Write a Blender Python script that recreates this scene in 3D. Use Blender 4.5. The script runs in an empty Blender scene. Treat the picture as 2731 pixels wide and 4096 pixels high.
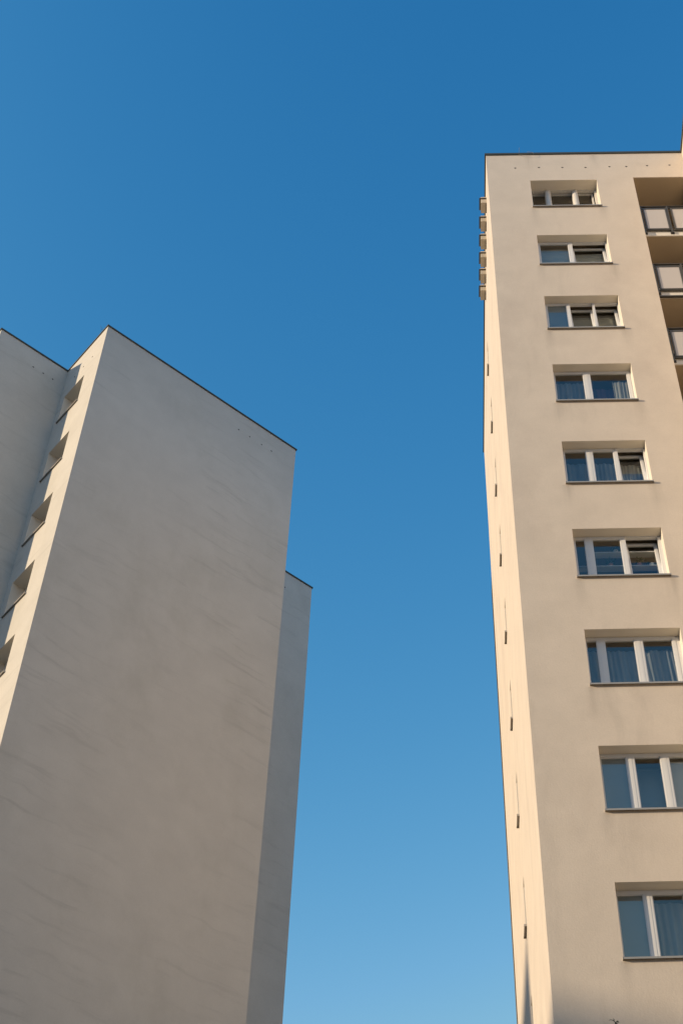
import bpy, bmesh, math, random
from mathutils import Vector, Matrix
random.seed(7)
R = math.radians
scene = bpy.context.scene
COL = scene.collection

# ------------------------------------------------------------------ site data
CAM_Z = 1.6
FPX, CXP, PITCH, ROLL = 6837.0, 1870.0, R(51.71), R(-2.54)      # focal length and principal point in photo pixels
AR, AL = R(-1.92), R(46.43)                                     # azimuths of the two buildings
SUN_AZ, SUN_EL = R(-113.5), R(13.2)
H1 = Vector((math.cos(AR), -math.sin(AR), 0)); H2 = Vector((math.sin(AR), math.cos(AR), 0))
PD = Vector((math.sin(AL), math.cos(AL), 0)); QD = Vector((-math.cos(AL), math.sin(AL), 0))

# ------------------------------------------------------------------ materials
def new_mat(name):
    m = bpy.data.materials.new(name); m.use_nodes = True
    nt = m.node_tree
    b = nt.nodes['Principled BSDF']
    return m, nt, b

def N(nt, t, **kw):
    n = nt.nodes.new(t)
    for k, v in kw.items(): setattr(n, k, v)
    return n

def plain(name, col, rough=0.5, metal=0.0, var=0.06, scale=3.0, bump=0.0, bscale=60.0, spec=0.5):
    m, nt, b = new_mat(name)
    b.inputs['Roughness'].default_value = rough
    b.inputs['Metallic'].default_value = metal
    b.inputs['Specular IOR Level'].default_value = spec
    tc = N(nt, 'ShaderNodeTexCoord')
    no = N(nt, 'ShaderNodeTexNoise'); no.inputs['Scale'].default_value = scale; no.inputs['Detail'].default_value = 6
    nt.links.new(tc.outputs['Object'], no.inputs['Vector'])
    mx = N(nt, 'ShaderNodeMix', data_type='RGBA')
    mx.inputs['A'].default_value = (*[c * (1 - var) for c in col], 1)
    mx.inputs['B'].default_value = (*[min(1, c * (1 + var)) for c in col], 1)
    nt.links.new(no.outputs['Fac'], mx.inputs['Factor'])
    nt.links.new(mx.outputs['Result'], b.inputs['Base Color'])
    if bump:
        n2 = N(nt, 'ShaderNodeTexNoise'); n2.inputs['Scale'].default_value = bscale; n2.inputs['Detail'].default_value = 3
        nt.links.new(tc.outputs['Object'], n2.inputs['Vector'])
        bp = N(nt, 'ShaderNodeBump'); bp.inputs['Strength'].default_value = 0.6; bp.inputs['Distance'].default_value = bump
        nt.links.new(n2.outputs['Fac'], bp.inputs['Height']); nt.links.new(bp.outputs['Normal'], b.inputs['Normal'])
    return m

def stucco(name, base, stain=(0.42, 0.33, 0.29), streak=(0.6, 0.6, 5.0), bandamt=0.10, mott=0.07, bumpd=0.006, wav=0.010, runs=None):
    """Painted thin render: cloudy mottling, reddish stains, faint trowel bands, fine grain relief."""
    m, nt, b = new_mat(name)
    b.inputs['Roughness'].default_value = 0.92
    b.inputs['Specular IOR Level'].default_value = 0.15
    L = nt.links.new
    tc = N(nt, 'ShaderNodeTexCoord')
    # cloudy mottling
    n1 = N(nt, 'ShaderNodeTexNoise'); n1.inputs['Scale'].default_value = 1.1; n1.inputs['Detail'].default_value = 8; n1.inputs['Roughness'].default_value = 0.62
    L(tc.outputs['Object'], n1.inputs['Vector'])
    r1 = N(nt, 'ShaderNodeMapRange'); r1.inputs['From Min'].default_value = 0.3; r1.inputs['From Max'].default_value = 0.7
    r1.inputs['To Min'].default_value = 1 - mott; r1.inputs['To Max'].default_value = 1 + mott * 0.6
    L(n1.outputs['Fac'], r1.inputs['Value'])
    # trowel / weather bands (stretched noise, warped)
    mp = N(nt, 'ShaderNodeMapping'); mp.inputs['Scale'].default_value = streak
    mp.inputs['Rotation'].default_value = (0, R(3), 0)
    wn = N(nt, 'ShaderNodeTexNoise'); wn.inputs['Scale'].default_value = 0.7; wn.inputs['Detail'].default_value = 2
    L(tc.outputs['Object'], wn.inputs['Vector'])
    av = N(nt, 'ShaderNodeMixRGB', blend_type='ADD'); av.inputs['Fac'].default_value = 0.5
    L(tc.outputs['Object'], av.inputs['Color1']); L(wn.outputs['Color'], av.inputs['Color2'])
    L(av.outputs['Color'], mp.inputs['Vector'])
    n2 = N(nt, 'ShaderNodeTexNoise'); n2.inputs['Scale'].default_value = 1.0; n2.inputs['Detail'].default_value = 7; n2.inputs['Roughness'].default_value = 0.6
    L(mp.outputs['Vector'], n2.inputs['Vector'])
    r2 = N(nt, 'ShaderNodeMapRange'); r2.inputs['From Min'].default_value = 0.54; r2.inputs['From Max'].default_value = 0.78
    r2.inputs['To Min'].default_value = 1.0; r2.inputs['To Max'].default_value = 1 - bandamt
    L(n2.outputs['Fac'], r2.inputs['Value'])
    nk = N(nt, 'ShaderNodeTexNoise'); nk.inputs['Scale'].default_value = 0.16; nk.inputs['Detail'].default_value = 3
    L(tc.outputs['Object'], nk.inputs['Vector'])
    rk = N(nt, 'ShaderNodeMapRange'); rk.inputs['From Min'].default_value = 0.38; rk.inputs['From Max'].default_value = 0.58
    L(nk.outputs['Fac'], rk.inputs['Value'])
    mk = N(nt, 'ShaderNodeMix', data_type='FLOAT'); mk.inputs['A'].default_value = 1.0
    L(rk.outputs['Result'], mk.inputs['Factor']); L(r2.outputs['Result'], mk.inputs['B'])
    mu = N(nt, 'ShaderNodeMath', operation='MULTIPLY'); L(r1.outputs['Result'], mu.inputs[0]); L(mk.outputs['Result'], mu.inputs[1])
    # fine speckle
    n3 = N(nt, 'ShaderNodeTexNoise'); n3.inputs['Scale'].default_value = 26; n3.inputs['Detail'].default_value = 4
    L(tc.outputs['Object'], n3.inputs['Vector'])
    r3 = N(nt, 'ShaderNodeMapRange'); r3.inputs['From Min'].default_value = 0.3; r3.inputs['From Max'].default_value = 0.7
    r3.inputs['To Min'].default_value = 0.975; r3.inputs['To Max'].default_value = 1.025
    L(n3.outputs['Fac'], r3.inputs['Value'])
    mu2 = N(nt, 'ShaderNodeMath', operation='MULTIPLY'); L(mu.outputs[0], mu2.inputs[0]); L(r3.outputs['Result'], mu2.inputs[1])
    if runs:                                             # dirt runs below both ends of each window sill
        zs_, fl_, ends = runs
        sx = N(nt, 'ShaderNodeSeparateXYZ'); L(tc.outputs['Object'], sx.inputs[0])
        def mth(op, a, b_=None, clamp=False):
            n = N(nt, 'ShaderNodeMath', operation=op); n.use_clamp = clamp
            for i, v in enumerate((a, b_)):
                if v is None: continue
                if isinstance(v, (int, float)): n.inputs[i].default_value = v
                else: L(v, n.inputs[i])
            return n.outputs[0]
        t_ = mth('FLOORED_MODULO', mth('SUBTRACT', zs_, sx.outputs['Z']), fl_)
        fade = mth('SUBTRACT', 1.0, mth('DIVIDE', t_, 0.85), True)
        side_ = None
        for e_, wd in ends:
            q_ = mth('SUBTRACT', 1.0, mth('DIVIDE', mth('ABSOLUTE', mth('SUBTRACT', sx.outputs['X'], e_)), wd), True)
            side_ = q_ if side_ is None else mth('MAXIMUM', side_, q_)
        mr = N(nt, 'ShaderNodeMapping'); mr.inputs['Scale'].default_value = (14, 14, 1.2); L(tc.outputs['Object'], mr.inputs['Vector'])
        nr = N(nt, 'ShaderNodeTexNoise'); nr.inputs['Scale'].default_value = 1.0; nr.inputs['Detail'].default_value = 4; L(mr.outputs['Vector'], nr.inputs['Vector'])
        am = mth('MULTIPLY', mth('MULTIPLY', fade, side_), mth('MULTIPLY', nr.outputs['Fac'], 0.34))
        mu2 = N(nt, 'ShaderNodeMath', operation='MULTIPLY'); L(mth('SUBTRACT', 1.0, am), mu2.inputs[0])
        ml = N(nt, 'ShaderNodeMath', operation='MULTIPLY'); L(mu.outputs[0], ml.inputs[0]); L(r3.outputs['Result'], ml.inputs[1]); L(ml.outputs[0], mu2.inputs[1])
    # reddish / greenish stain patches
    n4 = N(nt, 'ShaderNodeTexNoise'); n4.inputs['Scale'].default_value = 0.42; n4.inputs['Detail'].default_value = 7; n4.inputs['Roughness'].default_value = 0.68
    mp4 = N(nt, 'ShaderNodeMapping'); mp4.inputs['Location'].default_value = (3.1, 8.4, 2.2); mp4.inputs['Scale'].default_value = (1.5, 1.5, 0.8)
    L(tc.outputs['Object'], mp4.inputs['Vector']); L(mp4.outputs['Vector'], n4.inputs['Vector'])
    r4 = N(nt, 'ShaderNodeMapRange'); r4.inputs['From Min'].default_value = 0.52; r4.inputs['From Max'].default_value = 0.72
    r4.inputs['To Min'].default_value = 0.0; r4.inputs['To Max'].default_value = 0.42
    L(n4.outputs['Fac'], r4.inputs['Value'])
    mx = N(nt, 'ShaderNodeMix', data_type='RGBA')
    mx.inputs['A'].default_value = (*base, 1); mx.inputs['B'].default_value = (*[0.55 * b_ + 0.45 * s_ for b_, s_ in zip(base, stain)], 1)
    L(r4.outputs['Result'], mx.inputs['Factor'])
    hs = N(nt, 'ShaderNodeVectorMath', operation='SCALE')
    L(mx.outputs['Result'], hs.inputs[0]); L(mu2.outputs[0], hs.inputs['Scale'])
    L(hs.outputs[0], b.inputs['Base Color'])
    # relief: grain plus slow undulation of the render
    n5 = N(nt, 'ShaderNodeTexNoise'); n5.inputs['Scale'].default_value = 34; n5.inputs['Detail'].default_value = 4
    L(tc.outputs['Object'], n5.inputs['Vector'])
    n6 = N(nt, 'ShaderNodeTexNoise'); n6.inputs['Scale'].default_value = 1.6; n6.inputs['Detail'].default_value = 3
    L(tc.outputs['Object'], n6.inputs['Vector'])
    b1 = N(nt, 'ShaderNodeBump'); b1.inputs['Strength'].default_value = 0.5; b1.inputs['Distance'].default_value = bumpd
    b2 = N(nt, 'ShaderNodeBump'); b2.inputs['Strength'].default_value = 0.5; b2.inputs['Distance'].default_value = wav
    L(n5.outputs['Fac'], b1.inputs['Height']); L(n6.outputs['Fac'], b2.inputs['Height'])
    L(b2.outputs['Normal'], b1.inputs['Normal']); L(b1.outputs['Normal'], b.inputs['Normal'])
    return m

def glass_mat(name, ior=2.2, tint=(0.80, 0.83, 0.82)):
    m, nt, b = new_mat(name)
    nt.nodes.remove(b)
    out = nt.nodes['Material Output']
    fr = N(nt, 'ShaderNodeFresnel')
    ge = N(nt, 'ShaderNodeNewGeometry'); io = N(nt, 'ShaderNodeMix', data_type='FLOAT')      # same reflectance seen from either side of the pane
    io.inputs['A'].default_value = ior; io.inputs['B'].default_value = 1.0 / ior
    nt.links.new(ge.outputs['Backfacing'], io.inputs['Factor']); nt.links.new(io.outputs['Result'], fr.inputs['IOR'])
    tr = N(nt, 'ShaderNodeBsdfTransparent'); tr.inputs['Color'].default_value = (*tint, 1)
    gl = N(nt, 'ShaderNodeBsdfGlossy'); gl.inputs['Roughness'].default_value = 0.015
    # slight pane bowing
    tc = N(nt, 'ShaderNodeTexCoord'); no = N(nt, 'ShaderNodeTexNoise'); no.inputs['Scale'].default_value = 1.3
    bp = N(nt, 'ShaderNodeBump'); bp.inputs['Strength'].default_value = 0.15; bp.inputs['Distance'].default_value = 0.01
    nt.links.new(tc.outputs['Object'], no.inputs['Vector']); nt.links.new(no.outputs['Fac'], bp.inputs['Height'])
    nt.links.new(bp.outputs['Normal'], gl.inputs['Normal'])
    mx = N(nt, 'ShaderNodeMixShader')
    nt.links.new(fr.outputs[0], mx.inputs[0]); nt.links.new(tr.outputs[0], mx.inputs[1]); nt.links.new(gl.outputs[0], mx.inputs[2])
    nt.links.new(mx.outputs[0], out.inputs['Surface'])
    return m

def cloth(name, col, trans=0.35, axis=0, freq=38.0, dark=0.25):
    m, nt, b = new_mat(name)
    out = nt.nodes['Material Output']
    b.inputs['Roughness'].default_value = 0.9
    b.inputs['Base Color'].default_value = (*col, 1)
    tc = N(nt, 'ShaderNodeTexCoord'); no = N(nt, 'ShaderNodeTexNoise'); no.inputs['Scale'].default_value = 9.0
    mp = N(nt, 'ShaderNodeMapping'); sc = [1, 1, 1]; sc[2 if axis == 0 else 0] = 0.12; mp.inputs['Scale'].default_value = sc
    nt.links.new(tc.outputs['Object'], mp.inputs['Vector']); nt.links.new(mp.outputs['Vector'], no.inputs['Vector'])
    mx = N(nt, 'ShaderNodeMix', data_type='RGBA')
    mx.inputs['A'].default_value = (*[c * (1 - dark) for c in col], 1); mx.inputs['B'].default_value = (*[min(1, c * (1 + dark * .5)) for c in col], 1)
    nt.links.new(no.outputs['Fac'], mx.inputs['Factor']); nt.links.new(mx.outputs['Result'], b.inputs['Base Color'])
    tl = N(nt, 'ShaderNodeBsdfTranslucent'); nt.links.new(mx.outputs['Result'], tl.inputs['Color'])
    ms = N(nt, 'ShaderNodeMixShader'); ms.inputs[0].default_value = trans
    nt.links.new(b.outputs[0], ms.inputs[1]); nt.links.new(tl.outputs[0], ms.inputs[2]); nt.links.new(ms.outputs[0], out.inputs['Surface'])
    return m

M = {}
M['wall_right'] = stucco('stucco_cream_weathered', (0.71, 0.622, 0.528), streak=(2.2, 2.2, 0.16), bandamt=0.16, mott=0.07, wav=0.012, runs=(38.20 + CAM_Z - 1.39, 2.75, ((1.06, 0.13), (2.72, 0.16))))
M['wall_left'] = stucco('stucco_pale_banded', (0.605, 0.572, 0.52), streak=(0.45, 0.45, 4.4), bandamt=0.24, mott=0.06, wav=0.012, stain=(0.36, 0.34, 0.27))
M['reveal'] = plain('reveal_smooth_paint', (0.80, 0.735, 0.64), rough=0.85, var=0.04, scale=2.5, bump=0.002)
M['wall_far'] = stucco('stucco_plain', (0.5, 0.47, 0.42))
M['coping'] = plain('coping_sheet_metal', (0.075, 0.08, 0.068), rough=0.55, metal=0.3, var=0.2, scale=2.0)
M['sill'] = plain('sill_sheet_metal', (0.44, 0.41, 0.37), rough=0.5, metal=0.35, var=0.1)
M['pvc'] = plain('window_white_plastic', (0.78, 0.77, 0.76), rough=0.35, var=0.03)
M['oldwood'] = plain('window_old_painted_wood', (0.70, 0.67, 0.63), rough=0.6, var=0.22, scale=22.0)
M['seal'] = plain('window_rubber_seal', (0.03, 0.03, 0.03), rough=0.7)
M['glass'] = glass_mat('window_glass')
M['frost'] = plain('frosted_film', (0.30, 0.345, 0.36), rough=0.35, var=0.05, scale=1.5)
M['net'] = cloth('net_curtain', (0.66, 0.66, 0.62), dark=0.35)
M['net_blue'] = cloth('grey_blue_curtain', (0.46, 0.49, 0.53), dark=0.4)
M['purple'] = cloth('plum_curtain', (0.10, 0.055, 0.12), trans=0.1)
M['slatcloth'] = cloth('roman_blind_cloth', (0.72, 0.75, 0.68), trans=0.2, axis=1)
M['cream'] = plain('cream_roller_blind', (0.62, 0.57, 0.46), rough=0.85, var=0.03)
M['roller'] = plain('roller_blind', (0.34, 0.33, 0.28), rough=0.85, var=0.04)
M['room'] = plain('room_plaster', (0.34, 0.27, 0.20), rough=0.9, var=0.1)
M['white_shelf'] = plain('shelf_white', (0.7, 0.7, 0.68), rough=0.5)
M['rail'] = plain('railing_painted_steel', (0.085, 0.08, 0.07), rough=0.45, metal=0.3, var=0.12)
M['panel'] = plain('railing_matt_panel', (0.54, 0.505, 0.485), rough=0.6, var=0.03)
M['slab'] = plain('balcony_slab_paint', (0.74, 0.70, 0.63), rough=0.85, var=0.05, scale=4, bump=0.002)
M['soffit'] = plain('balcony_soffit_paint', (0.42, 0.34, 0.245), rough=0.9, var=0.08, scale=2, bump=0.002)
M['bracket'] = plain('bracket_steel', (0.035, 0.035, 0.04), rough=0.5, metal=0.4)
M['hole'] = plain('hole_dark', (0.02, 0.018, 0.016), rough=0.9)
M['vent'] = plain('vent_box_grey', (0.50, 0.45, 0.37), rough=0.8, var=0.15, scale=9)
M['ventcap'] = plain('vent_cap_metal', (0.10, 0.09, 0.075), rough=0.5, metal=0.4)
M['wire'] = plain('wire_grey', (0.2, 0.19, 0.17), rough=0.5)
M['roof'] = plain('roof_felt', (0.06, 0.06, 0.06), rough=0.9)
M['bark'] = plain('bark', (0.09, 0.065, 0.045), rough=0.95, var=0.3, scale=12, bump=0.01, bscale=20)
M['needles'] = plain('needles', (0.05, 0.075, 0.035), rough=0.8, var=0.4, scale=5)
M['pot'] = plain('pot_clay', (0.35, 0.17, 0.10), rough=0.8)
M['leafgreen'] = plain('houseplant_leaf', (0.06, 0.12, 0.04), rough=0.6, var=0.3)
M['ceram'] = plain('ceramic_white', (0.7, 0.68, 0.62), rough=0.3)
M['cable_dark'] = plain('light_string_cable', (0.02, 0.025, 0.02), rough=0.6)

# ------------------------------------------------------------------ mesh helpers
class MB:
    """collects geometry given in (u, depth, z); frame maps that to the building's local axes"""
    def __init__(self, frame=None):
        self.bm = bmesh.new(); self.f = frame or (lambda u, d, z: (u, d, z))
    def v(self, u, d, z): return self.bm.verts.new(self.f(u, d, z))
    def quad(self, a, b, c, d): self.bm.faces.new([self.v(*a), self.v(*b), self.v(*c), self.v(*d)])
    def box(self, u0, u1, d0, d1, z0, z1, tilt=None):
        pts = [(u, d, z) for z in (z0, z1) for d in (d0, d1) for u in (u0, u1)]
        if tilt:
            zt, s = tilt
            pts = [(u, d + s * (z - zt), z) for (u, d, z) in pts]
        vs = [self.v(*p) for p in pts]
        for i in ((0, 1, 3, 2), (4, 6, 7, 5), (0, 4, 5, 1), (2, 3, 7, 6), (0, 2, 6, 4), (1, 5, 7, 3)):
            self.bm.faces.new([vs[k] for k in i])
    def tube(self, pts, r, n=8, r1=None, cap=True):
        rings = []
        P = [Vector(p) for p in pts]
        for i, p in enumerate(P):
            t = (P[min(i + 1, len(P) - 1)] - P[max(i - 1, 0)]).normalized()
            a = Vector((0, 0, 1)) if abs(t.z) < 0.9 else Vector((1, 0, 0))
            x = t.cross(a).normalized(); y = t.cross(x)
            rr = r if r1 is None else r + (r1 - r) * i / (len(P) - 1)
            rings.append([self.v(*(p + (x * math.cos(k * 2 * math.pi / n) + y * math.sin(k * 2 * math.pi / n)) * rr)) for k in range(n)])
        for a, b in zip(rings, rings[1:]):
            for k in range(n):
                f = self.bm.faces.new([a[k], a[(k + 1) % n], b[(k + 1) % n], b[k]]); f.smooth = True
        if cap:
            self.bm.faces.new(rings[0][::-1]); self.bm.faces.new(rings[-1])
    def build(self, name, mat, parent=None, bevel=0.0):
        if bevel:
            bmesh.ops.bevel(self.bm, geom=self.bm.edges[:] + self.bm.verts[:], offset=bevel, segments=2, affect='EDGES', profile=0.6)
        bmesh.ops.recalc_face_normals(self.bm, faces=self.bm.faces[:])
        me = bpy.data.meshes.new(name); self.bm.to_mesh(me); self.bm.free()
        mats = mat if isinstance(mat, (list, tuple)) else [mat]
        for m in mats: me.materials.append(m)
        o = bpy.data.objects.new(name, me); COL.objects.link(o)
        if parent is not None: o.parent = parent
        return o

def tag(o, label=None, cat=None, group=None, kind=None):
    if label: o['label'] = label
    if cat: o['category'] = cat
    if group: o['group'] = group
    if kind: o['kind'] = kind
    return o

def empty(name, loc, rz=0.0):
    o = bpy.data.objects.new(name, None); COL.objects.link(o); o.location = loc; o.rotation_euler = (0, 0, rz)
    o.empty_display_size = 0.5
    return o

def facade(mb, u0, u1, z0, z1, holes, step=None):
    """wall sheet with rectangular openings and their reveals; holes = (u0,u1,z0,z1,depth)"""
    us = sorted({u0, u1, *[h[0] for h in holes], *[h[1] for h in holes]})
    zs = sorted({z0, z1, *[h[2] for h in holes], *[h[3] for h in holes]})
    us = [u for u in us if u0 <= u <= u1]; zs = [z for z in zs if z0 <= z <= z1]
    grid = {}
    def vv(i, j):
        if (i, j) not in grid: grid[(i, j)] = mb.v(us[i], 0, zs[j])
        return grid[(i, j)]
    for i in range(len(us) - 1):
        for j in range(len(zs) - 1):
            cu, cz = (us[i] + us[i + 1]) / 2, (zs[j] + zs[j + 1]) / 2
            if any(h[0] < cu < h[1] and h[2] < cz < h[3] for h in holes): continue
            mb.bm.faces.new([vv(i, j), vv(i + 1, j), vv(i + 1, j + 1), vv(i, j + 1)])
    for a, b, c, e, dp in holes:
        for q4 in (((a, 0, c), (b, 0, c), (b, dp, c), (a, dp, c)), ((a, 0, e), (b, 0, e), (b, dp, e), (a, dp, e)),
                   ((a, 0, c), (a, dp, c), (a, dp, e), (a, 0, e)), ((b, 0, c), (b, dp, c), (b, dp, e), (b, 0, e))):
            mb.bm.faces.new([mb.v(*p_) for p_ in q4]).material_index = 1 if dp < 1 else 0

def curtain(frame, u0, u1, z0, z1, d, mat, parent, folds, amp=0.02, horizontal=False, name='curtain', seed=0):
    rnd = random.Random(seed)
    mb = MB(frame)
    nu, nz = (folds * 8, 6) if not horizontal else (10, folds * 8)
    ph = [rnd.uniform(0, 6.28) for _ in range(4)]
    def off(s, t):
        if horizontal:
            return amp * (abs(math.sin(math.pi * folds * t + 0.25 * math.sin(5 * s + ph[0]))) ** 0.6) + 0.012 * math.sin(6 * s + ph[1])
        w = s + 0.012 * math.sin(3 * t + ph[2]) + 0.02 * math.sin(9 * s + ph[0])
        return amp * (0.5 + 0.5 * t) * math.sin(2 * math.pi * folds * w + ph[1]) + 0.5 * amp * math.sin(2 * math.pi * folds * 0.37 * w + ph[3])
    g = [[mb.v(u0 + (u1 - u0) * i / nu, d + off(i / nu, 1 - j / nz), z0 + (z1 - z0) * j / nz) for j in range(nz + 1)] for i in range(nu + 1)]
    for i in range(nu):
        for j in range(nz):
            f = mb.bm.faces.new([g[i][j], g[i + 1][j], g[i + 1][j + 1], g[i][j + 1]]); f.smooth = True
    return mb.build(name, mat, parent)

def sash_mesh(mb, a, b, z0, z1, d, w=0.052, th=0.055, tilt=None, step=0.010):
    # outer rim, then a thinner inner glazing bead
    for (p, q, r, s) in ((a, b, z1 - w, z1), (a, b, z0, z0 + w), (a, a + w, z0 + w, z1 - w), (b - w, b, z0 + w, z1 - w)):
        mb.box(p, q, d, d + th, r, s, tilt)
    e = 0.014
    A, B, Z0, Z1 = a + w, b - w, z0 + w, z1 - w
    for (p, q, r, s) in ((A, B, Z1 - e, Z1), (A, B, Z0, Z0 + e), (A, A + e, Z0 + e, Z1 - e), (B - e, B, Z0 + e, Z1 - e)):
        mb.box(p, q, d + step, d + th - 0.006, r, s, tilt)
    return A + e, B - e, Z0 + e, Z1 - e

def sill_part(frame, u0, u1, z, parent, out=0.048, dep=0.20, over=0.014):
    mb = MB(frame)
    bmv = [(-out, z - 0.036), (-out, z - 0.002), (dep, z + 0.020), (dep, z + 0.012), (-out + 0.004, z - 0.010), (-out + 0.004, z - 0.036)]
    # folded sheet profile extruded along the opening
    for i in range(len(bmv)):
        (d0, z0), (d1, z1) = bmv[i], bmv[(i + 1) % len(bmv)]
        mb.quad((u0 - over, d0, z0), (u1 + over, d0, z0), (u1 + over, d1, z1), (u0 - over, d1, z1))
    for u in (u0 - over, u1 + over):                     # end caps
        mb.box(u - 0.003, u + 0.003, -out - 0.003, 0.001, z - 0.032, z + 0.012)
    return mb.build('sill', M['sill'], parent)

def make_window(frame, parent, u0, u1, z0, z1, panes, dep=0.20, style='pvc', dressing=None, seed=0, room=True, label=None):
    """one window: main mesh = outer frame with mullions; sub-parts = sashes, panes, sill, curtains, room"""
    mat = M['oldwood'] if style == 'wood' else M['pvc']
    fw = 0.022
    mb = MB(frame)
    bot = z0 + 0.015
    D0, D1 = dep - 0.004, dep + 0.07
    mb.box(u0, u1, D0, D1, z1 - fw - 0.012, z1 + 0.01)
    mb.box(u0, u1, D0, D1, bot, bot + fw + 0.02)
    for k, (a, b, t) in enumerate(panes):
        e = 0.064
        if k == 0: mb.box(u0 - 0.02, max(a - e, u0 + 0.004), D0, D1, bot, z1)
        if k == len(panes) - 1: mb.box(min(b + e, u1 - 0.006), u1 + 0.02, D0, D1, bot, z1)
        else:
            na = panes[k + 1][0]
            if style == 'wood': continue
            cm, hw = (b + na) / 2, max((na - b) / 2 - e, 0.024)
            mb.box(cm - hw, cm + hw, D0 - 0.012, D1, bot + fw, z1 - fw)
    w = mb.build('window', mat, parent)
    if label: w['label'] = label
    if style == 'wood':
        for k in range(len(panes) - 1):                   # thick rounded posts
            c = (panes[k][1] + panes[k + 1][0]) / 2; rr = (panes[k + 1][0] - panes[k][1]) / 2
            pb = MB(frame)
            n = 14
            ring = [(c + rr * math.cos(math.pi + math.pi * i / n), dep + 0.035 + 0.055 * math.sin(math.pi + math.pi * i / n)) for i in range(n + 1)]
            ring += [(c + rr, dep + 0.07), (c - rr, dep + 0.07)]
            lo = [pb.v(p[0], p[1], bot) for p in ring]; hi = [pb.v(p[0], p[1], z1) for p in ring]
            for i in range(len(ring)):
                f = pb.bm.faces.new([lo[i], lo[(i + 1) % len(ring)], hi[(i + 1) % len(ring)], hi[i]]); f.smooth = i < n
            pb.build('window_post', M['oldwood'], w)
    for k, (a, b, t) in enumerate(panes):
        zt, zb = z1 - 0.022, bot + 0.03
        tilt = (zb, 0.115) if t == 'tilt' else None
        sb = MB(frame)
        d = (dep - 0.012 if style != 'wood' else dep + 0.09) if not tilt else dep + 0.01
        sw = 0.052 if style != 'wood' else 0.03
        A, B, Z0, Z1 = sash_mesh(sb, a - sw - 0.012, b + sw + 0.012, zb, zt, d, w=sw, tilt=tilt)
        sb.build('sash', mat, w)
        gb = MB(frame)
        g = d + 0.028
        def dd(z): return g + (tilt[1] * (z - tilt[0]) if tilt else 0)
        gb.quad((A - .004, dd(Z0), Z0 - .004), (B + .004, dd(Z0), Z0 - .004), (B + .004, dd(Z1), Z1 + .004), (A - .004, dd(Z1), Z1 + .004))
        gb.build('pane', M['glass'], w)
        if t == 'frost':
            fb = MB(frame); fb.box(A, B, g + 0.006, g + 0.010, Z0, Z1); fb.build('frosted_film', M['frost'], w)
    sill_part(frame, u0, u1, z0, w, dep=dep)
    if dressing:
        for n_, it in enumerate(dressing):
            kind, a, b, top, mname, folds = it[:6]
            dd_ = it[6] if len(it) > 6 else 0.16
            if kind == 'v': curtain(frame, a, b, z0 + 0.02, z1 - top, dep + dd_, M[mname], w, folds, seed=seed * 7 + n_)
            if kind == 'h': curtain(frame, a, b, z0 + 0.02, z1 - top, dep + dd_, M[mname], w, folds, amp=0.03, horizontal=True, name='roman_blind', seed=seed * 7 + n_)
            if kind == 'r':
                rb = MB(frame); rb.box(a, b, dep + dd_, dep + dd_ + 0.004, z0 + 0.05, z1 - top)
                rb.tube([(a, dep + dd_, z1 - top + 0.02), (b, dep + dd_, z1 - top + 0.02)], 0.022)
                rb.build('roller_blind', M[mname], w)
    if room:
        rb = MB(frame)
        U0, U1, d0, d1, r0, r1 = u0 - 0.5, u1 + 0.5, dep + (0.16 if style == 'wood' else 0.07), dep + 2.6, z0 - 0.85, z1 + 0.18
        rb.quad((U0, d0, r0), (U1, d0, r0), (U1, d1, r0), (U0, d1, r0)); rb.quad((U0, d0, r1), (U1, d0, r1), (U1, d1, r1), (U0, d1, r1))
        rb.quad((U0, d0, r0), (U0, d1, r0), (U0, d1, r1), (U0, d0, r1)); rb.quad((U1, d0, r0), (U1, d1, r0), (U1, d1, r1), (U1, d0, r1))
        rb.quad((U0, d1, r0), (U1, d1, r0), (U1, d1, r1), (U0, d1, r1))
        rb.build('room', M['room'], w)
    return w

def coping_run(mb, pts, over=0.032, top=0.0, h=0.075, back=0.35, closed=False):
    """folded metal edge following a wall top polyline (local xy, outside on the right-hand side)"""
    P = [Vector((p[0], p[1])) for p in pts]
    n = len(P)
    def offs(i, o):
        if closed: a, b, c = P[(i - 1) % n], P[i], P[(i + 1) % n]
        else: a, b, c = P[max(i - 1, 0)], P[i], P[min(i + 1, n - 1)]
        d1 = (b - a).normalized() if (b - a).length > 0 else (c - b).normalized()
        d2 = (c - b).normalized() if (c - b).length > 0 else d1
        n1 = Vector((d1.y, -d1.x)); n2 = Vector((d2.y, -d2.x))
        m = (n1 + n2); m = m / max(m.length_squared, 1e-6) * 2
        return b + m * o
    prof = [(0.004, -h), (over, -h), (over, 0), (-back, 0.012), (-back, -0.10)]
    rows = []
    for i in range(n):
        rows.append([mb.v(offs(i, o).x, offs(i, o).y, top + z) for (o, z) in prof])
    rng = range(n) if closed else range(n - 1)
    for i in rng:
        a, b = rows[i], rows[(i + 1) % n]
        for k in range(len(prof) - 1):
            mb.bm.faces.new([a[k], a[k + 1], b[k + 1], b[k]])

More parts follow.
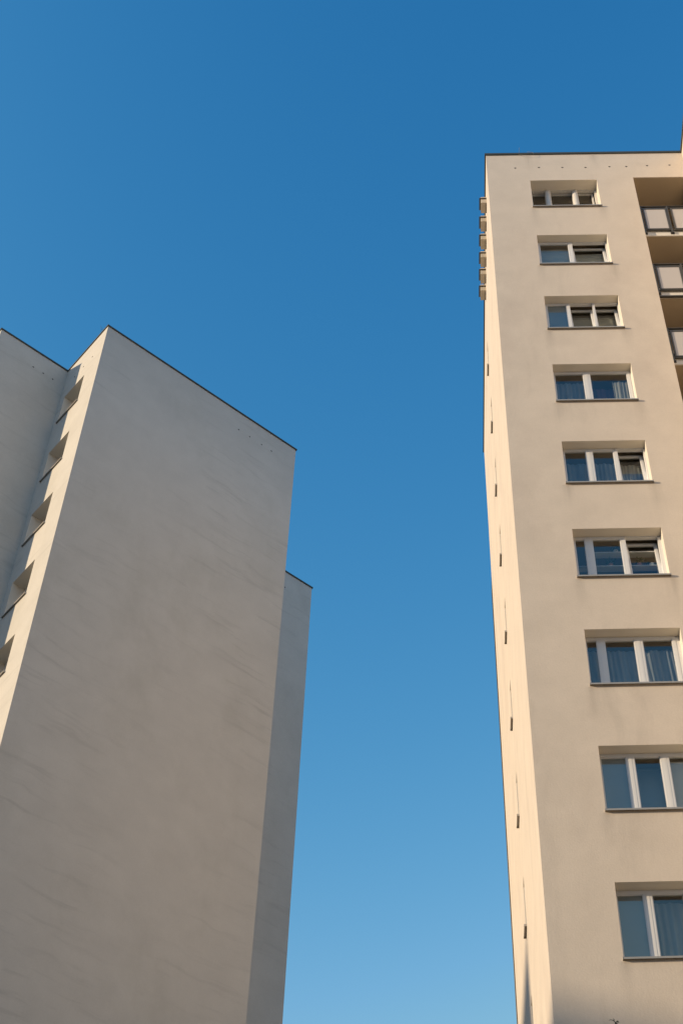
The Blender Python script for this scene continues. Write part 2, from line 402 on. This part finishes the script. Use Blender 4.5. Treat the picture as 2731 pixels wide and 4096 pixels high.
# ================================================================== RIGHT TOWER
X0, T0 = 1.52, 19.75
RT = empty('apartment_tower', H1 * X0 + H2 * T0, -AR)
tag(RT, 'tall cream tower with recessed windows and railed balconies, on the right', 'apartment tower')
ZR = 39.68 + CAM_Z
TOP0 = 38.22 + CAM_Z
FL = 2.75
front = lambda u, d, z: (u, d, z)                    # front face, looking north
side = lambda u, d, z: (d, u, z)                     # side face at x = 0, u runs away from the viewer
W0, W1, WH = 1.045, 2.69, 1.36
front_holes = [(W0, W1, TOP0 - FL * k - WH, TOP0 - FL * k, 0.44 if k == 0 else 0.27) for k in range(14)]
LX0, LX1, LTOP, LDEP = 3.60, 4.97, 38.31 + CAM_Z, 1.35
front_holes.append((LX0, LX1, 0.3, LTOP, LDEP))
mb = MB(front); facade(mb, 0, LX1, 0, ZR - 0.02, front_holes)
mb.build('front_wall', [M['wall_right'], M['reveal']], RT)
S_TOP0, S_FL, SH, SU0, SU1 = 37.83 + CAM_Z, 2.54, 1.10, 4.42, 4.74
side_holes = [(SU0, SU1, S_TOP0 - S_FL * k - SH, S_TOP0 - S_FL * k, 0.22) for k in range(15)]
mb = MB(side); facade(mb, 0, 9.3, 0, ZR - 0.02, side_holes)
mb.build('side_wall', [M['wall_right'], M['reveal']], RT)
# wing standing forward on the right, rear and far sides
WF = -3.2
mb = MB()
z = ZR - 0.02
def wallq(mb, a, b, z0=0.0, z1=z): mb.quad((*a, z0), (*b, z0), (*b, z1), (*a, z1))
wallq(mb, (LX1, WF), (LX1, 0.0)); wallq(mb, (LX1, WF), (15, WF)); wallq(mb, (15, WF), (15, 9.3)); wallq(mb, (0, 9.3), (15, 9.3))
mb.build('wing_wall', M['wall_right'], RT)
mb = MB()
mb.bm.faces.new([mb.v(*p, z - 0.05) for p in ((0.01, 0.01), (LX1, 0.01), (LX1 + 0.01, WF + 0.01), (14.99, WF + 0.01), (14.99, 9.29), (0.01, 9.29))])
mb.build('roof', M['roof'], RT)
mb = MB()
coping_run(mb, [(0, 9.3), (0, 0), (LX1, 0), (LX1, WF), (15, WF), (15, 9.3)][::1], top=ZR, closed=True)
cop = mb.build('coping', M['coping'], RT)
# windows of the front face
G = {
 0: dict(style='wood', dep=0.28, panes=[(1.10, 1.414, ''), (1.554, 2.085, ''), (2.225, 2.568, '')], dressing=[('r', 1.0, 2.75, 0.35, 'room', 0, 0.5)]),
 1: dict(panes=[(1.117, 1.770, ''), (1.924, 2.591, 'tilt')], dressing=[('h', 1.02, 1.86, 0.08, 'slatcloth', 9, 0.15), ('h', 1.87, 2.68, 0.08, 'slatcloth', 9, 0.28)]),
 2: dict(panes=[(1.117, 1.527, 'frost'), (1.652, 2.077, 'tilt'), (2.205, 2.612, 'tilt')], dressing=[('r', 1.6, 2.13, 0.3, 'roller', 0, 0.24), ('r', 2.15, 2.66, 0.3, 'roller', 0, 0.24)]),
 3: dict(panes=[(1.098, 1.680, ''), (1.839, 2.595, '')], dressing=[('v', 1.03, 1.75, 0.2, 'net_blue', 8), ('v', 1.78, 2.36, 0.34, 'purple', 5, 0.22), ('v', 2.30, 2.68, 0.2, 'net', 5, 0.14)]),
 4: dict(panes=[(1.104, 1.509, ''), (1.659, 2.055, ''), (2.183, 2.591, 'tilt')], dressing=[('v', 1.03, 2.10, 0.28, 'net_blue', 12), ('v', 2.10, 2.68, 0.22, 'net', 7, 0.26)]),
 5: dict(panes=[(1.102, 1.267, ''), (1.423, 1.924, ''), (2.080, 2.561, 'tilt')], dressing=None),
 6: dict(panes=[(1.085, 1.250, ''), (1.402, 1.897, ''), (2.054, 2.549, '')], dressing=[('v', 1.02, 2.69, 0.18, 'net_blue', 17), ]),
 7: dict(panes=[(1.090, 1.478, 'frost'), (1.627, 2.026, ''), (2.177, 2.600, '')], dressing=[('r', 1.56, 2.10, 0.10, 'frost', 0, 0.30), ('r', 2.12, 2.66, 0.16, 'cream', 0, 0.09)]),
 8: dict(panes=[(1.085, 1.456, 'frost'), (1.604, 2.050, ''), (2.177, 2.600, '')], dressing=[('v', 1.55, 2.69, 0.12, 'net_blue', 11)]),
}
lab = {0: 'old wooden window with thick rounded posts', 5: 'window with glass shelves of houseplants', 3: 'window with plum curtain'}
for k in range(14):
    g = G.get(k, G[4])
    zt = TOP0 - FL * k
    make_window(front, RT, W0, W1, zt - WH, zt, g['panes'], dep=g.get('dep', 0.20), style=g.get('style', 'pvc'), dressing=g['dressing'], seed=k, room=k < 10, label=lab.get(k))
# narrow slot windows of the side face
for k in range(15):
    zt = S_TOP0 - S_FL * k
    make_window(side, RT, SU0, SU1, zt - SH, zt, [(SU0 + 0.07, SU1 - 0.07, '')], dep=0.17, room=False, dressing=[('r', SU0, SU1, 0.05, 'roller', 0, 0.3)], seed=50 + k)
# small round holes under the coping
def vent_hole(frame, u, z, parent, r=0.017):
    b = MB(frame); n = 10
    ring = [b.v(u + r * math.cos(2 * math.pi * i / n), -0.003, z + r * math.sin(2 * math.pi * i / n)) for i in range(n)]
    b.bm.faces.new(ring)
    ring2 = [b.v(u + (r + .012) * math.cos(2 * math.pi * i / n), -0.001, z + (r + .012) * math.sin(2 * math.pi * i / n)) for i in range(n)]
    ro = [b.v(u + (r + .002) * math.cos(2 * math.pi * i / n), -0.006, z + (r + .002) * math.sin(2 * math.pi * i / n)) for i in range(n)]
    for i in range(n): b.bm.faces.new([ring2[i], ring2[(i + 1) % n], ro[(i + 1) % n], ro[i]])
    return b.build('vent_hole', M['hole'], parent)
for u, zz in zip((2.231, 2.825, 3.41, 3.988, 4.59, 5.013, 5.539, 6.105), (38.90, 38.915, 38.90, 38.88, 38.905, 38.90, 38.935, 38.95)):
    vent_hole(front, u - X0, zz + CAM_Z, RT)
# vent boxes hanging on the side face below the roof edge
VZ = 38.86 + CAM_Z
for i, t in enumerate((20.68, 21.21, 21.73, 22.25, 22.75, 23.25)):
    u = t - T0
    b = MB(side)
    b.box(u, u + 0.30, -0.145, 0.002, VZ, VZ + 0.30)
    bx = b.build('vent_box', M['vent'], RT, bevel=0.004)
    c = MB(side)
    c.box(u - 0.03, u + 0.315, -0.185, 0.004, VZ + 0.185, VZ + 0.2)
    c.box(u + 0.02, u + 0.28, -0.147, -0.143, VZ - 0.004, VZ + 0.004)
    c2 = c.build('vent_cap', M['ventcap'], bx)
# thin dark tube behind the far corner
b = MB(); b.tube([(-0.008, 9.33, 0.2), (-0.008, 9.33, 33.5 + CAM_Z), (0.03, 9.36, 34.6 + CAM_Z)], 0.016, 10); b.build('corner_tube', M['rail'], RT)

# balconies: one loggia per floor between the front face and the forward wing
for k in range(14):
    zt = LTOP - FL * (k + 1)                 # underside of this slab
    fz = zt + 0.26                           # floor level
    if zt < 0.4: break
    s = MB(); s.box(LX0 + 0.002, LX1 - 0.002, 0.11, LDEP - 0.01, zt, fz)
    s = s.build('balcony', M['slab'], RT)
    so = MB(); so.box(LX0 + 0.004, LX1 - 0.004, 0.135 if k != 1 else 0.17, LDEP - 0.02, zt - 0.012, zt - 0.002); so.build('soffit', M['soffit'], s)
    if k == 1:
        de = MB(); de.box(LX0 + 0.004, LX1 - 0.004, 0.085, 0.135, zt - 0.03, zt + 0.012); de.build('drip_edge', M['rail'], s)
    rt = fz + 1.10
    yb = 0.055
    h = MB(); h.box(LX0 + 0.012, LX1 - 0.012, yb, yb + 0.045, rt - 0.022, rt); h.build('handrail', M['rail'], s, bevel=0.003)
    m_ = MB(); m_.box(LX0 + 0.012, LX1 - 0.012, yb + 0.005, yb + 0.035, rt - 0.115, rt - 0.085); m_.box(LX0 + 0.012, LX1 - 0.012, yb + 0.005, yb + 0.035, fz - 0.075, fz - 0.045)
    m_.build('cross_rail', M['rail'], s)
    for px in (LX0 + 0.03, LX0 + 0.665, LX1 - 0.06):
        p = MB(); p.box(px - 0.02, px + 0.02, yb + 0.002, yb + 0.042, fz - 0.19, rt - 0.022); p.build('post', M['rail'], s, bevel=0.003)
        q = MB(); q.box(px - 0.035, px + 0.05, yb + 0.03, 0.113, fz - 0.20, fz - 0.125); q.build('bracket', M['bracket'], s)
    for a, c in ((LX0 + 0.105, LX0 + 0.605), (LX0 + 0.775, LX0 + 1.255)):
        fr = MB()
        ft, fb = rt - 0.165, fz - 0.005
        o_ = 0.035
        for (p0, p1, r0, r1) in ((a - o_, c + o_, ft, ft + o_), (a - o_, c + o_, fb - 0.05 + 0.015, fb), (a - o_, a, fb, ft), (c, c + o_, fb, ft)):
            fr.box(p0, p1, yb - 0.004, yb + 0.03, r0, r1)
        fr.box(a - 0.085, a - o_, yb + 0.01, yb + 0.025, ft - 0.07, ft - 0.05); fr.box(a - 0.085, a - o_, yb + 0.01, yb + 0.025, fb + 0.05, fb + 0.07)
        fr.build('panel_frame', M['rail'], s)
        pn = MB(); pn.box(a, c, yb + 0.006, yb + 0.014, fb, ft); pn.build('infill_panel', M['panel'], s)
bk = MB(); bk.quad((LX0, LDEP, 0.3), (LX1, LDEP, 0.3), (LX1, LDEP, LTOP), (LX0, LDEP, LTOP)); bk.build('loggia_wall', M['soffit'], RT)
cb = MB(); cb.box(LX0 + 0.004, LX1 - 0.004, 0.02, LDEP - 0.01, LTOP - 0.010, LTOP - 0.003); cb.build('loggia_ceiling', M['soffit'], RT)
for k in range(13):
    fz = LTOP - FL * (k + 1) + 0.26
    if fz < 0.5: break
    d_ = MB(); a, c = LX0 + 0.25, LX1 - 0.12
    sash_mesh(d_, a, c, fz + 0.02, fz + 2.1, LDEP - 0.06, w=0.08)
    d_ = d_.build('balcony_door', M['pvc'], RT)
    g_ = MB(); g_.quad((a + .08, LDEP - .03, fz + .1), (c - .08, LDEP - .03, fz + .1), (c - .08, LDEP - .03, fz + 2.02), (a + .08, LDEP - .03, fz + 2.02)); g_.build('pane', M['glass'], d_)
    n_ = MB(); n_.box(a + .08, c - .08, LDEP - .024, LDEP - .02, fz + .1, fz + 2.02); n_.build('door_backing', M['hole'], d_)

# shelves and houseplants behind the fifth-floor window from the bottom (glass shelves)
zt5 = TOP0 - FL * 5
for dz, a, c in ((0.27, 1.36, 2.60), (0.66, 1.05, 2.60)):
    b = MB(); b.box(a, c, 0.34, 0.48, zt5 - dz - 0.016, zt5 - dz)
    b.box(a + .02, a + .03, 0.36, 0.49, zt5 - dz - 0.12, zt5 - dz - .012); b.box(c - .03, c - .02, 0.36, 0.49, zt5 - dz - 0.12, zt5 - dz - .012)
    b.build('window_shelf', M['white_shelf'], RT)
def houseplant(u, d, z, h, n, seed, label, trail=False):
    rnd = random.Random(seed)
    W = RT.matrix_world
    base = H1 * X0 + H2 * T0 + H1 * u + H2 * d + Vector((0, 0, z))
    r = empty('potted_plant', base, -AR)
    tag(r, label, 'potted plant', 'houseplants on the window shelves')
    p = MB(); nn = 12
    rings = [[p.v(rr * math.cos(2 * math.pi * i / nn), rr * math.sin(2 * math.pi * i / nn), zz) for i in range(nn)] for rr, zz in ((0.001, 0), (0.035, 0), (0.05, 0.075), (0.054, 0.075), (0.054, 0.09), (0.046, 0.09), (0.044, 0.08), (0.001, 0.08))]
    for A, B in zip(rings, rings[1:]):
        for i in range(nn): p.bm.faces.new([A[i], A[(i + 1) % nn], B[(i + 1) % nn], B[i]])
    p.build('pot', M['pot'] if seed % 2 else M['ceram'], r)
    f = MB()
    for i in range(n):
        an = rnd.uniform(0, 6.28); L = rnd.uniform(0.4, 1) * h; sp = rnd.uniform(0.05, 0.13)
        tip = Vector((math.cos(an) * sp, math.sin(an) * sp * .6, 0.085 + (L if not trail or rnd.random() < .5 else -L * .4)))
        b0 = Vector((0, 0, 0.08)); f.tube([b0, (b0 + tip) / 2 + Vector((0, 0, .02)), tip], 0.002, 4)
        for _ in range(4):
            c = b0.lerp(tip, rnd.uniform(.4, 1)); a2 = rnd.uniform(0, 6.28); s = rnd.uniform(.012, .028)
            dx = Vector((math.cos(a2), math.sin(a2), rnd.uniform(-.4, .6))).normalized(); dy = dx.cross(Vector((0, 0, 1))).normalized()
            f.bm.faces.new([f.v(*(c)), f.v(*(c + dx * s + dy * s * .5)), f.v(*(c + dx * 2 * s)), f.v(*(c + dx * s - dy * s * .5))])
    f.build('foliage', M['leafgreen'], r)
    return r
houseplant(1.72, 0.41, zt5 - 0.66, 0.24, 14, 1, 'leafy houseplant on the lower shelf behind the middle pane of the window with shelves')
houseplant(1.85, 0.41, zt5 - 0.27, 0.12, 10, 2, 'small houseplant on the upper shelf behind the middle pane', True)
houseplant(2.25, 0.41, zt5 - 0.66, 0.22, 12, 3, 'bushy houseplant on the lower shelf behind the tilted pane')
houseplant(2.48, 0.41, zt5 - 0.66, 0.16, 12, 4, 'trailing houseplant at the right end of the lower shelf behind the tilted pane', True)
# loose cable looping over the edge of the roof
c = MB()
loop = [(0.83, -0.02, 39.58), (0.95, -0.05, 39.52), (1.08, -0.06, 39.49), (1.19, -0.06, 39.495), (1.215, -0.06, 39.55), (1.20, -0.055, 39.62), (1.12, -0.05, 39.68), (1.05, -0.04, 39.70)]
c.tube([(x, y, q + CAM_Z) for x, y, q in loop], 0.004, 5)
c.tube([(0.83, -0.02, 39.58 + CAM_Z), (0.845, -0.045, 39.72 + CAM_Z), (0.86, -0.04, 39.95 + CAM_Z)], 0.004, 5)
root_m = Matrix.Translation(H1 * X0 + H2 * T0) @ Matrix.Rotation(-AR, 4, 'Z')
co = c.build('cable', M['wire']); co.matrix_world = root_m
tag(co, 'thin grey cable looping over the dark roof edge of the right tower', 'cable')

# ================================================================== LEFT TOWER
LT = empty('apartment_block', PD * 10.71 + QD * 26.09, math.pi / 2 - AL)
tag(LT, 'stepped pale building with a big blank shaded wall, on the left', 'apartment building')
ZL = 42.83 + CAM_Z
zl = ZL - 0.02
BW, SB, SX, WX, NQ = 6.91, 4.10, 10.78, -2.28, 2.10
mb = MB(); facade(mb, 0, BW, 0, zl, []); mb.build('main_wall', M['wall_left'], LT)
NH, NT, NU0, NU1 = 1.29, 41.17 + CAM_Z, 0.815, 1.835
nh = [(NU0, NU1, NT - FL * k - NH, NT - FL * k, 0.42) for k in range(15)]
mb = MB(side); facade(mb, 0, NQ, 0, zl, nh); mb.build('narrow_wall', [M['wall_left'], M['reveal']], LT)
mb = MB(); wallq(mb, (WX, NQ), (0, NQ), 0, zl); wallq(mb, (WX, NQ), (WX, 14), 0, zl); mb.build('wing_wall', M['wall_left'], LT)
mb = MB(); wallq(mb, (BW, SB), (SX, SB), 0, zl); wallq(mb, (BW, 0), (BW, SB), 0, zl); wallq(mb, (SX, SB), (SX, 14), 0, zl); wallq(mb, (WX, 14), (SX, 14), 0, zl)
mb.build('setback_wall', M['wall_left'], LT)
fp = [(0, 0), (BW, 0), (BW, SB), (SX, SB), (SX, 14), (WX, 14), (WX, NQ), (0, NQ)]
mb = MB(); mb.bm.faces.new([mb.v(x, y, zl - 0.05) for x, y in fp]); mb.build('roof', M['roof'], LT)
mb = MB(); coping_run(mb, fp, top=ZL, closed=True, over=0.03, h=0.048); mb.build('coping', M['coping'], LT)
for k in range(15):
    zt = NT - FL * k
    make_window(side, LT, NU0, NU1, zt - NH, zt, [(NU0 + .075, NU1 - .075, '')], dep=0.36, seed=100 + k, room=k < 7, dressing=[('v', NU0, NU1, .15, 'net', 8)])
for u in (15.51, 15.92, 16.37, 16.74): vent_hole(front, u - 10.71, 41.965 + CAM_Z, LT, r=0.015)
mb_shift = lambda yy: (lambda u, d, z: (u, d + yy, z))
for u in (9.66, 10.0, 10.32): vent_hole(mb_shift(NQ), u - 10.71, 42.02 + CAM_Z, LT, r=0.016)
vent_hole(mb_shift(SB), 20.43 - 10.71, 42.04 + CAM_Z, LT, r=0.015)
for u in (26.67, 27.12, 27.58): vent_hole(side, u - 26.09, 41.83 + CAM_Z, LT, r=0.015)
# small bare aerial at the edge of the roof
ae = MB()
ax, ay = 0.25, 0.78
ae.tube([(ax, ay, ZL), (ax, ay, ZL + 0.85)], 0.008, 6)
for i, L in enumerate((0.22, 0.19, 0.16, 0.13)):
    ae.tube([(ax - L, ay - L * .5, ZL + 0.83 - i * .1), (ax + L, ay + L * .5, ZL + 0.83 - i * .1)], 0.004, 5)
ao = ae.build('roof_aerial', M['wire']); ao.matrix_world = Matrix.Translation(PD * 10.71 + QD * 26.09) @ Matrix.Rotation(math.pi / 2 - AL, 4, 'Z')
tag(ao, 'tiny thin aerial above the peak of the left building', 'aerial')

# ================================================================== SURROUNDINGS (beside and behind the viewer)
g = MB(); g.quad((-3000, -3000, 0), (3000, -3000, 0), (3000, 3000, 0), (-3000, 3000, 0))
M['ground'] = plain('ground_grass_paving', (0.05, 0.05, 0.035), rough=0.95, var=0.35, scale=0.4)
tag(g.build('ground', M['ground']), kind='structure')

def far_block(name, label, loc, rz, w, dp, floors, boxes):
    r = empty(name, loc, rz); tag(r, label, 'apartment building')
    H = floors * FL + 1.55
    holes = [(1.4 + 2.9 * i, 3.0 + 2.9 * i, 1.0 + FL * k, 2.4 + FL * k, 0.2) for i in range(int((w - 2) / 2.9)) for k in range(floors)]
    for nm, fr, ww in (('front_wall', lambda u, d, z: (u, d, z), w), ('rear_wall', lambda u, d, z: (w - u, dp - d, z), w)):
        b = MB(fr); facade(b, 0, ww, 0, H, holes); b.build(nm, [M['wall_far'], M['wall_far']], r)
        gl = MB(fr)
        for h in holes: gl.quad((h[0], .16, h[2]), (h[1], .16, h[2]), (h[1], .16, h[3]), (h[0], .16, h[3]))
        tag(gl.build('windows', M['seal'], r), kind='stuff')
    b = MB(); b.quad((0, 0, 0), (0, dp, 0), (0, dp, H), (0, 0, H)); b.quad((w, 0, 0), (w, dp, 0), (w, dp, H), (w, 0, H)); b.build('end_wall', M['wall_far'], r)
    b = MB(); b.quad((0, 0, H - .3), (w, 0, H - .3), (w, dp, H - .3), (0, dp, H - .3)); b.build('roof', M['roof'], r)
    for x, y, a, c, hh in boxes:
        q = MB(); q.box(x, x + a, y, y + c, H - .3, H + hh); q.box(x - .1, x + a + .1, y - .1, y + c + .1, H + hh, H + hh + .12); q.build('roof_box', M['wall_far'], r)
    return r

# ------------------------------------------------------------------ conifer whose curled leader tip just enters the frame
def cam_axes():
    fwd = Vector((0, math.cos(PITCH), math.sin(PITCH))); r = Vector((1, 0, 0)); u = r.cross(fwd)
    c, s = math.cos(ROLL), math.sin(ROLL)
    return c * r + s * u, -s * r + c * u, fwd
CR, CU, CF = cam_axes()
def pixel_dir(x, y): return ((x - CXP) * CR - (y - 2048.0) * CU + FPX * CF).normalized()
TD = 11.0
def at_dist(x, y, dist=TD):
    q = pixel_dir(x, y); q = q * (dist / math.hypot(q.x, q.y)); return q + Vector((0, 0, CAM_Z))
tipb = at_dist(2463, 4092)
tb = Vector((tipb.x, tipb.y, 0))
tree = empty('conifer_tree', tb); tag(tree, 'conifer with a curled dark tip just showing at the bottom edge before the cream wall', 'tree')
t_ = MB(); Ht = tipb.z
t_.tube([(0, 0, 0), (0.05, 0.02, Ht * .3), (-0.03, 0.03, Ht * .6), (0, 0, Ht * .9), (0, 0, Ht)], 0.15, 10, r1=0.004)
t_.build('trunk', M['bark'], tree)
cr = MB(); rnd = random.Random(3)
def sprig(p0, p1, wdt, n, droop=0.0):
    P0, P1 = Vector(p0), Vector(p1)
    pts = [P0.lerp(P1, i / 4) - Vector((0, 0, droop * (i / 4) ** 2)) for i in range(5)]
    cr.tube(pts, wdt, 5, r1=wdt * .3)
    for i in range(n):
        c = pts[rnd.randint(0, 4)] + Vector((rnd.gauss(0, 1), rnd.gauss(0, 1), rnd.gauss(0, 1))) * wdt * 3
        dx = Vector((rnd.gauss(0, 1), rnd.gauss(0, 1), rnd.gauss(0, .7))).normalized(); dy = dx.cross(Vector((.3, .2, 1))).normalized(); s = rnd.uniform(.02, .05)
        cr.bm.faces.new([cr.v(*c), cr.v(*(c + dx * s + dy * s * .4)), cr.v(*(c + dx * 2 * s)), cr.v(*(c + dx * s - dy * s * .4))])
for i in range(420):
    h = rnd.uniform(0.12, 0.965) ** 1.0 * Ht; a = rnd.uniform(0, 6.28); L = 1.15 * (1 - h / Ht) ** 0.8 * rnd.uniform(.6, 1.1) + 0.02
    sprig((0, 0, h), (math.cos(a) * L, math.sin(a) * L, h + L * .25), 0.012, 9, droop=L * .25)
def rel(x, y): return at_dist(x, y) - tb
def curl(pts, r0, r1):
    cr.tube([rel(*p) for p in pts], r0, 6, r1=r1)
curl([(2463, 4096), (2459, 4090), (2454, 4084), (2447, 4080), (2440, 4079), (2434, 4081)], 0.0030, 0.0016)
curl([(2458, 4096), (2461, 4090), (2465, 4086), (2470, 4083)], 0.0040, 0.0022)
curl([(2463, 4087), (2470, 4086), (2475, 4089)], 0.0030, 0.0018)
curl([(2470, 4086), (2469, 4092), (2466, 4096)], 0.0034, 0.0022)
curl([(2455, 4085), (2453, 4078), (2450, 4074)], 0.0028, 0.0012)
curl([(2454, 4082), (2455, 4076)], 0.0030, 0.0012)
cr.build('crown', M['needles'], tree)

far_block('assumed_block', 'assumed long pale apartment block beyond the left edge, shaped to shade the wall foot', (-66.6, -19.2, 0), R(68.0), 46, 11, 11,  # unseen block assumed from the soft shadow at the wall foot
          [(13.1, 3, 1.5, 1.2, 1.7), (16.9, 2, 11.0, 6.0, 4.6)])  # rooftop boxes sized and placed to throw the shadow streaks
far_block('sky_blocker_tower', 'pale tower added behind the viewer to block low sky from the courtyard', (58.0, -14.0, 0), math.pi - AR, 60, 13, 14, [(6, 4, 2.0, 1.4, 1.3), (30, 4, 2.0, 1.4, 1.3)])  # unseen, added to cut low sky light and darken the big wall

# ================================================================== LIGHT
SKYC = ((4.75, 14.6, 2.3), (2.25, 2.18, 3.1), (1.38, 1.64, 4.2))
world = bpy.data.worlds.new('World'); scene.world = world; world.use_nodes = True
nt = world.node_tree; bg = nt.nodes['Background']
sky = nt.nodes.new('ShaderNodeTexSky'); sky.sky_type = 'NISHITA'; sky.sun_disc = False
sky.sun_elevation = SUN_EL; sky.sun_rotation = SUN_AZ % (2 * math.pi)
sky.air_density = 1.0; sky.dust_density = 0.3; sky.ozone_density = 2.5; sky.altitude = 100
sep = nt.nodes.new('ShaderNodeSeparateColor'); com = nt.nodes.new('ShaderNodeCombineColor')
nt.links.new(sky.outputs[0], sep.inputs[0])
for i_, (pw, kk, mx_) in enumerate(SKYC):                # deeper, cleaner blue overhead than the raw sky model
    a_ = nt.nodes.new('ShaderNodeMath'); a_.operation = 'POWER'; a_.inputs[1].default_value = pw
    b_ = nt.nodes.new('ShaderNodeMath'); b_.operation = 'MULTIPLY'; b_.inputs[1].default_value = kk
    c_ = nt.nodes.new('ShaderNodeMath'); c_.operation = 'MINIMUM'; c_.inputs[1].default_value = mx_
    nt.links.new(sep.outputs[i_], a_.inputs[0]); nt.links.new(a_.outputs[0], b_.inputs[0]); nt.links.new(b_.outputs[0], c_.inputs[0]); nt.links.new(c_.outputs[0], com.inputs[i_])
nt.links.new(com.outputs[0], bg.inputs[0]); bg.inputs[1].default_value = 0.12
sd = bpy.data.lights.new('sun', 'SUN'); sd.energy = 3.3; sd.angle = R(0.85); sd.color = (1.0, 0.785, 0.52)
so = bpy.data.objects.new('sun', sd); COL.objects.link(so)
tosun = Vector((math.sin(SUN_AZ) * math.cos(SUN_EL), math.cos(SUN_AZ) * math.cos(SUN_EL), math.sin(SUN_EL)))
so.rotation_euler = tosun.to_track_quat('Z', 'Y').to_euler(); so.location = tosun * 100

# ================================================================== CAMERA
cd = bpy.data.cameras.new('camera'); cam = bpy.data.objects.new('camera', cd); COL.objects.link(cam)
cd.sensor_fit = 'VERTICAL'; cd.sensor_height = 36.0; cd.sensor_width = 24.0
cd.lens = FPX / 4096.0 * 36.0
cd.shift_x = (1365.5 - CXP) / 4096.0
cd.clip_start = 0.1; cd.clip_end = 8000
mw = Matrix((CR, CU, -CF)).transposed().to_4x4(); mw.translation = Vector((0, 0, CAM_Z))
cam.matrix_world = mw
scene.camera = cam
scene.render.engine = 'CYCLES'
scene.cycles.max_bounces = 8; scene.cycles.diffuse_bounces = 3; scene.cycles.transparent_max_bounces = 12
scene.view_settings.view_transform = 'Standard'; scene.view_settings.look = 'None'; scene.view_settings.gamma = 1.0
scene.view_settings.exposure = 0.44
scene.render.resolution_x = 682; scene.render.resolution_y = 1024
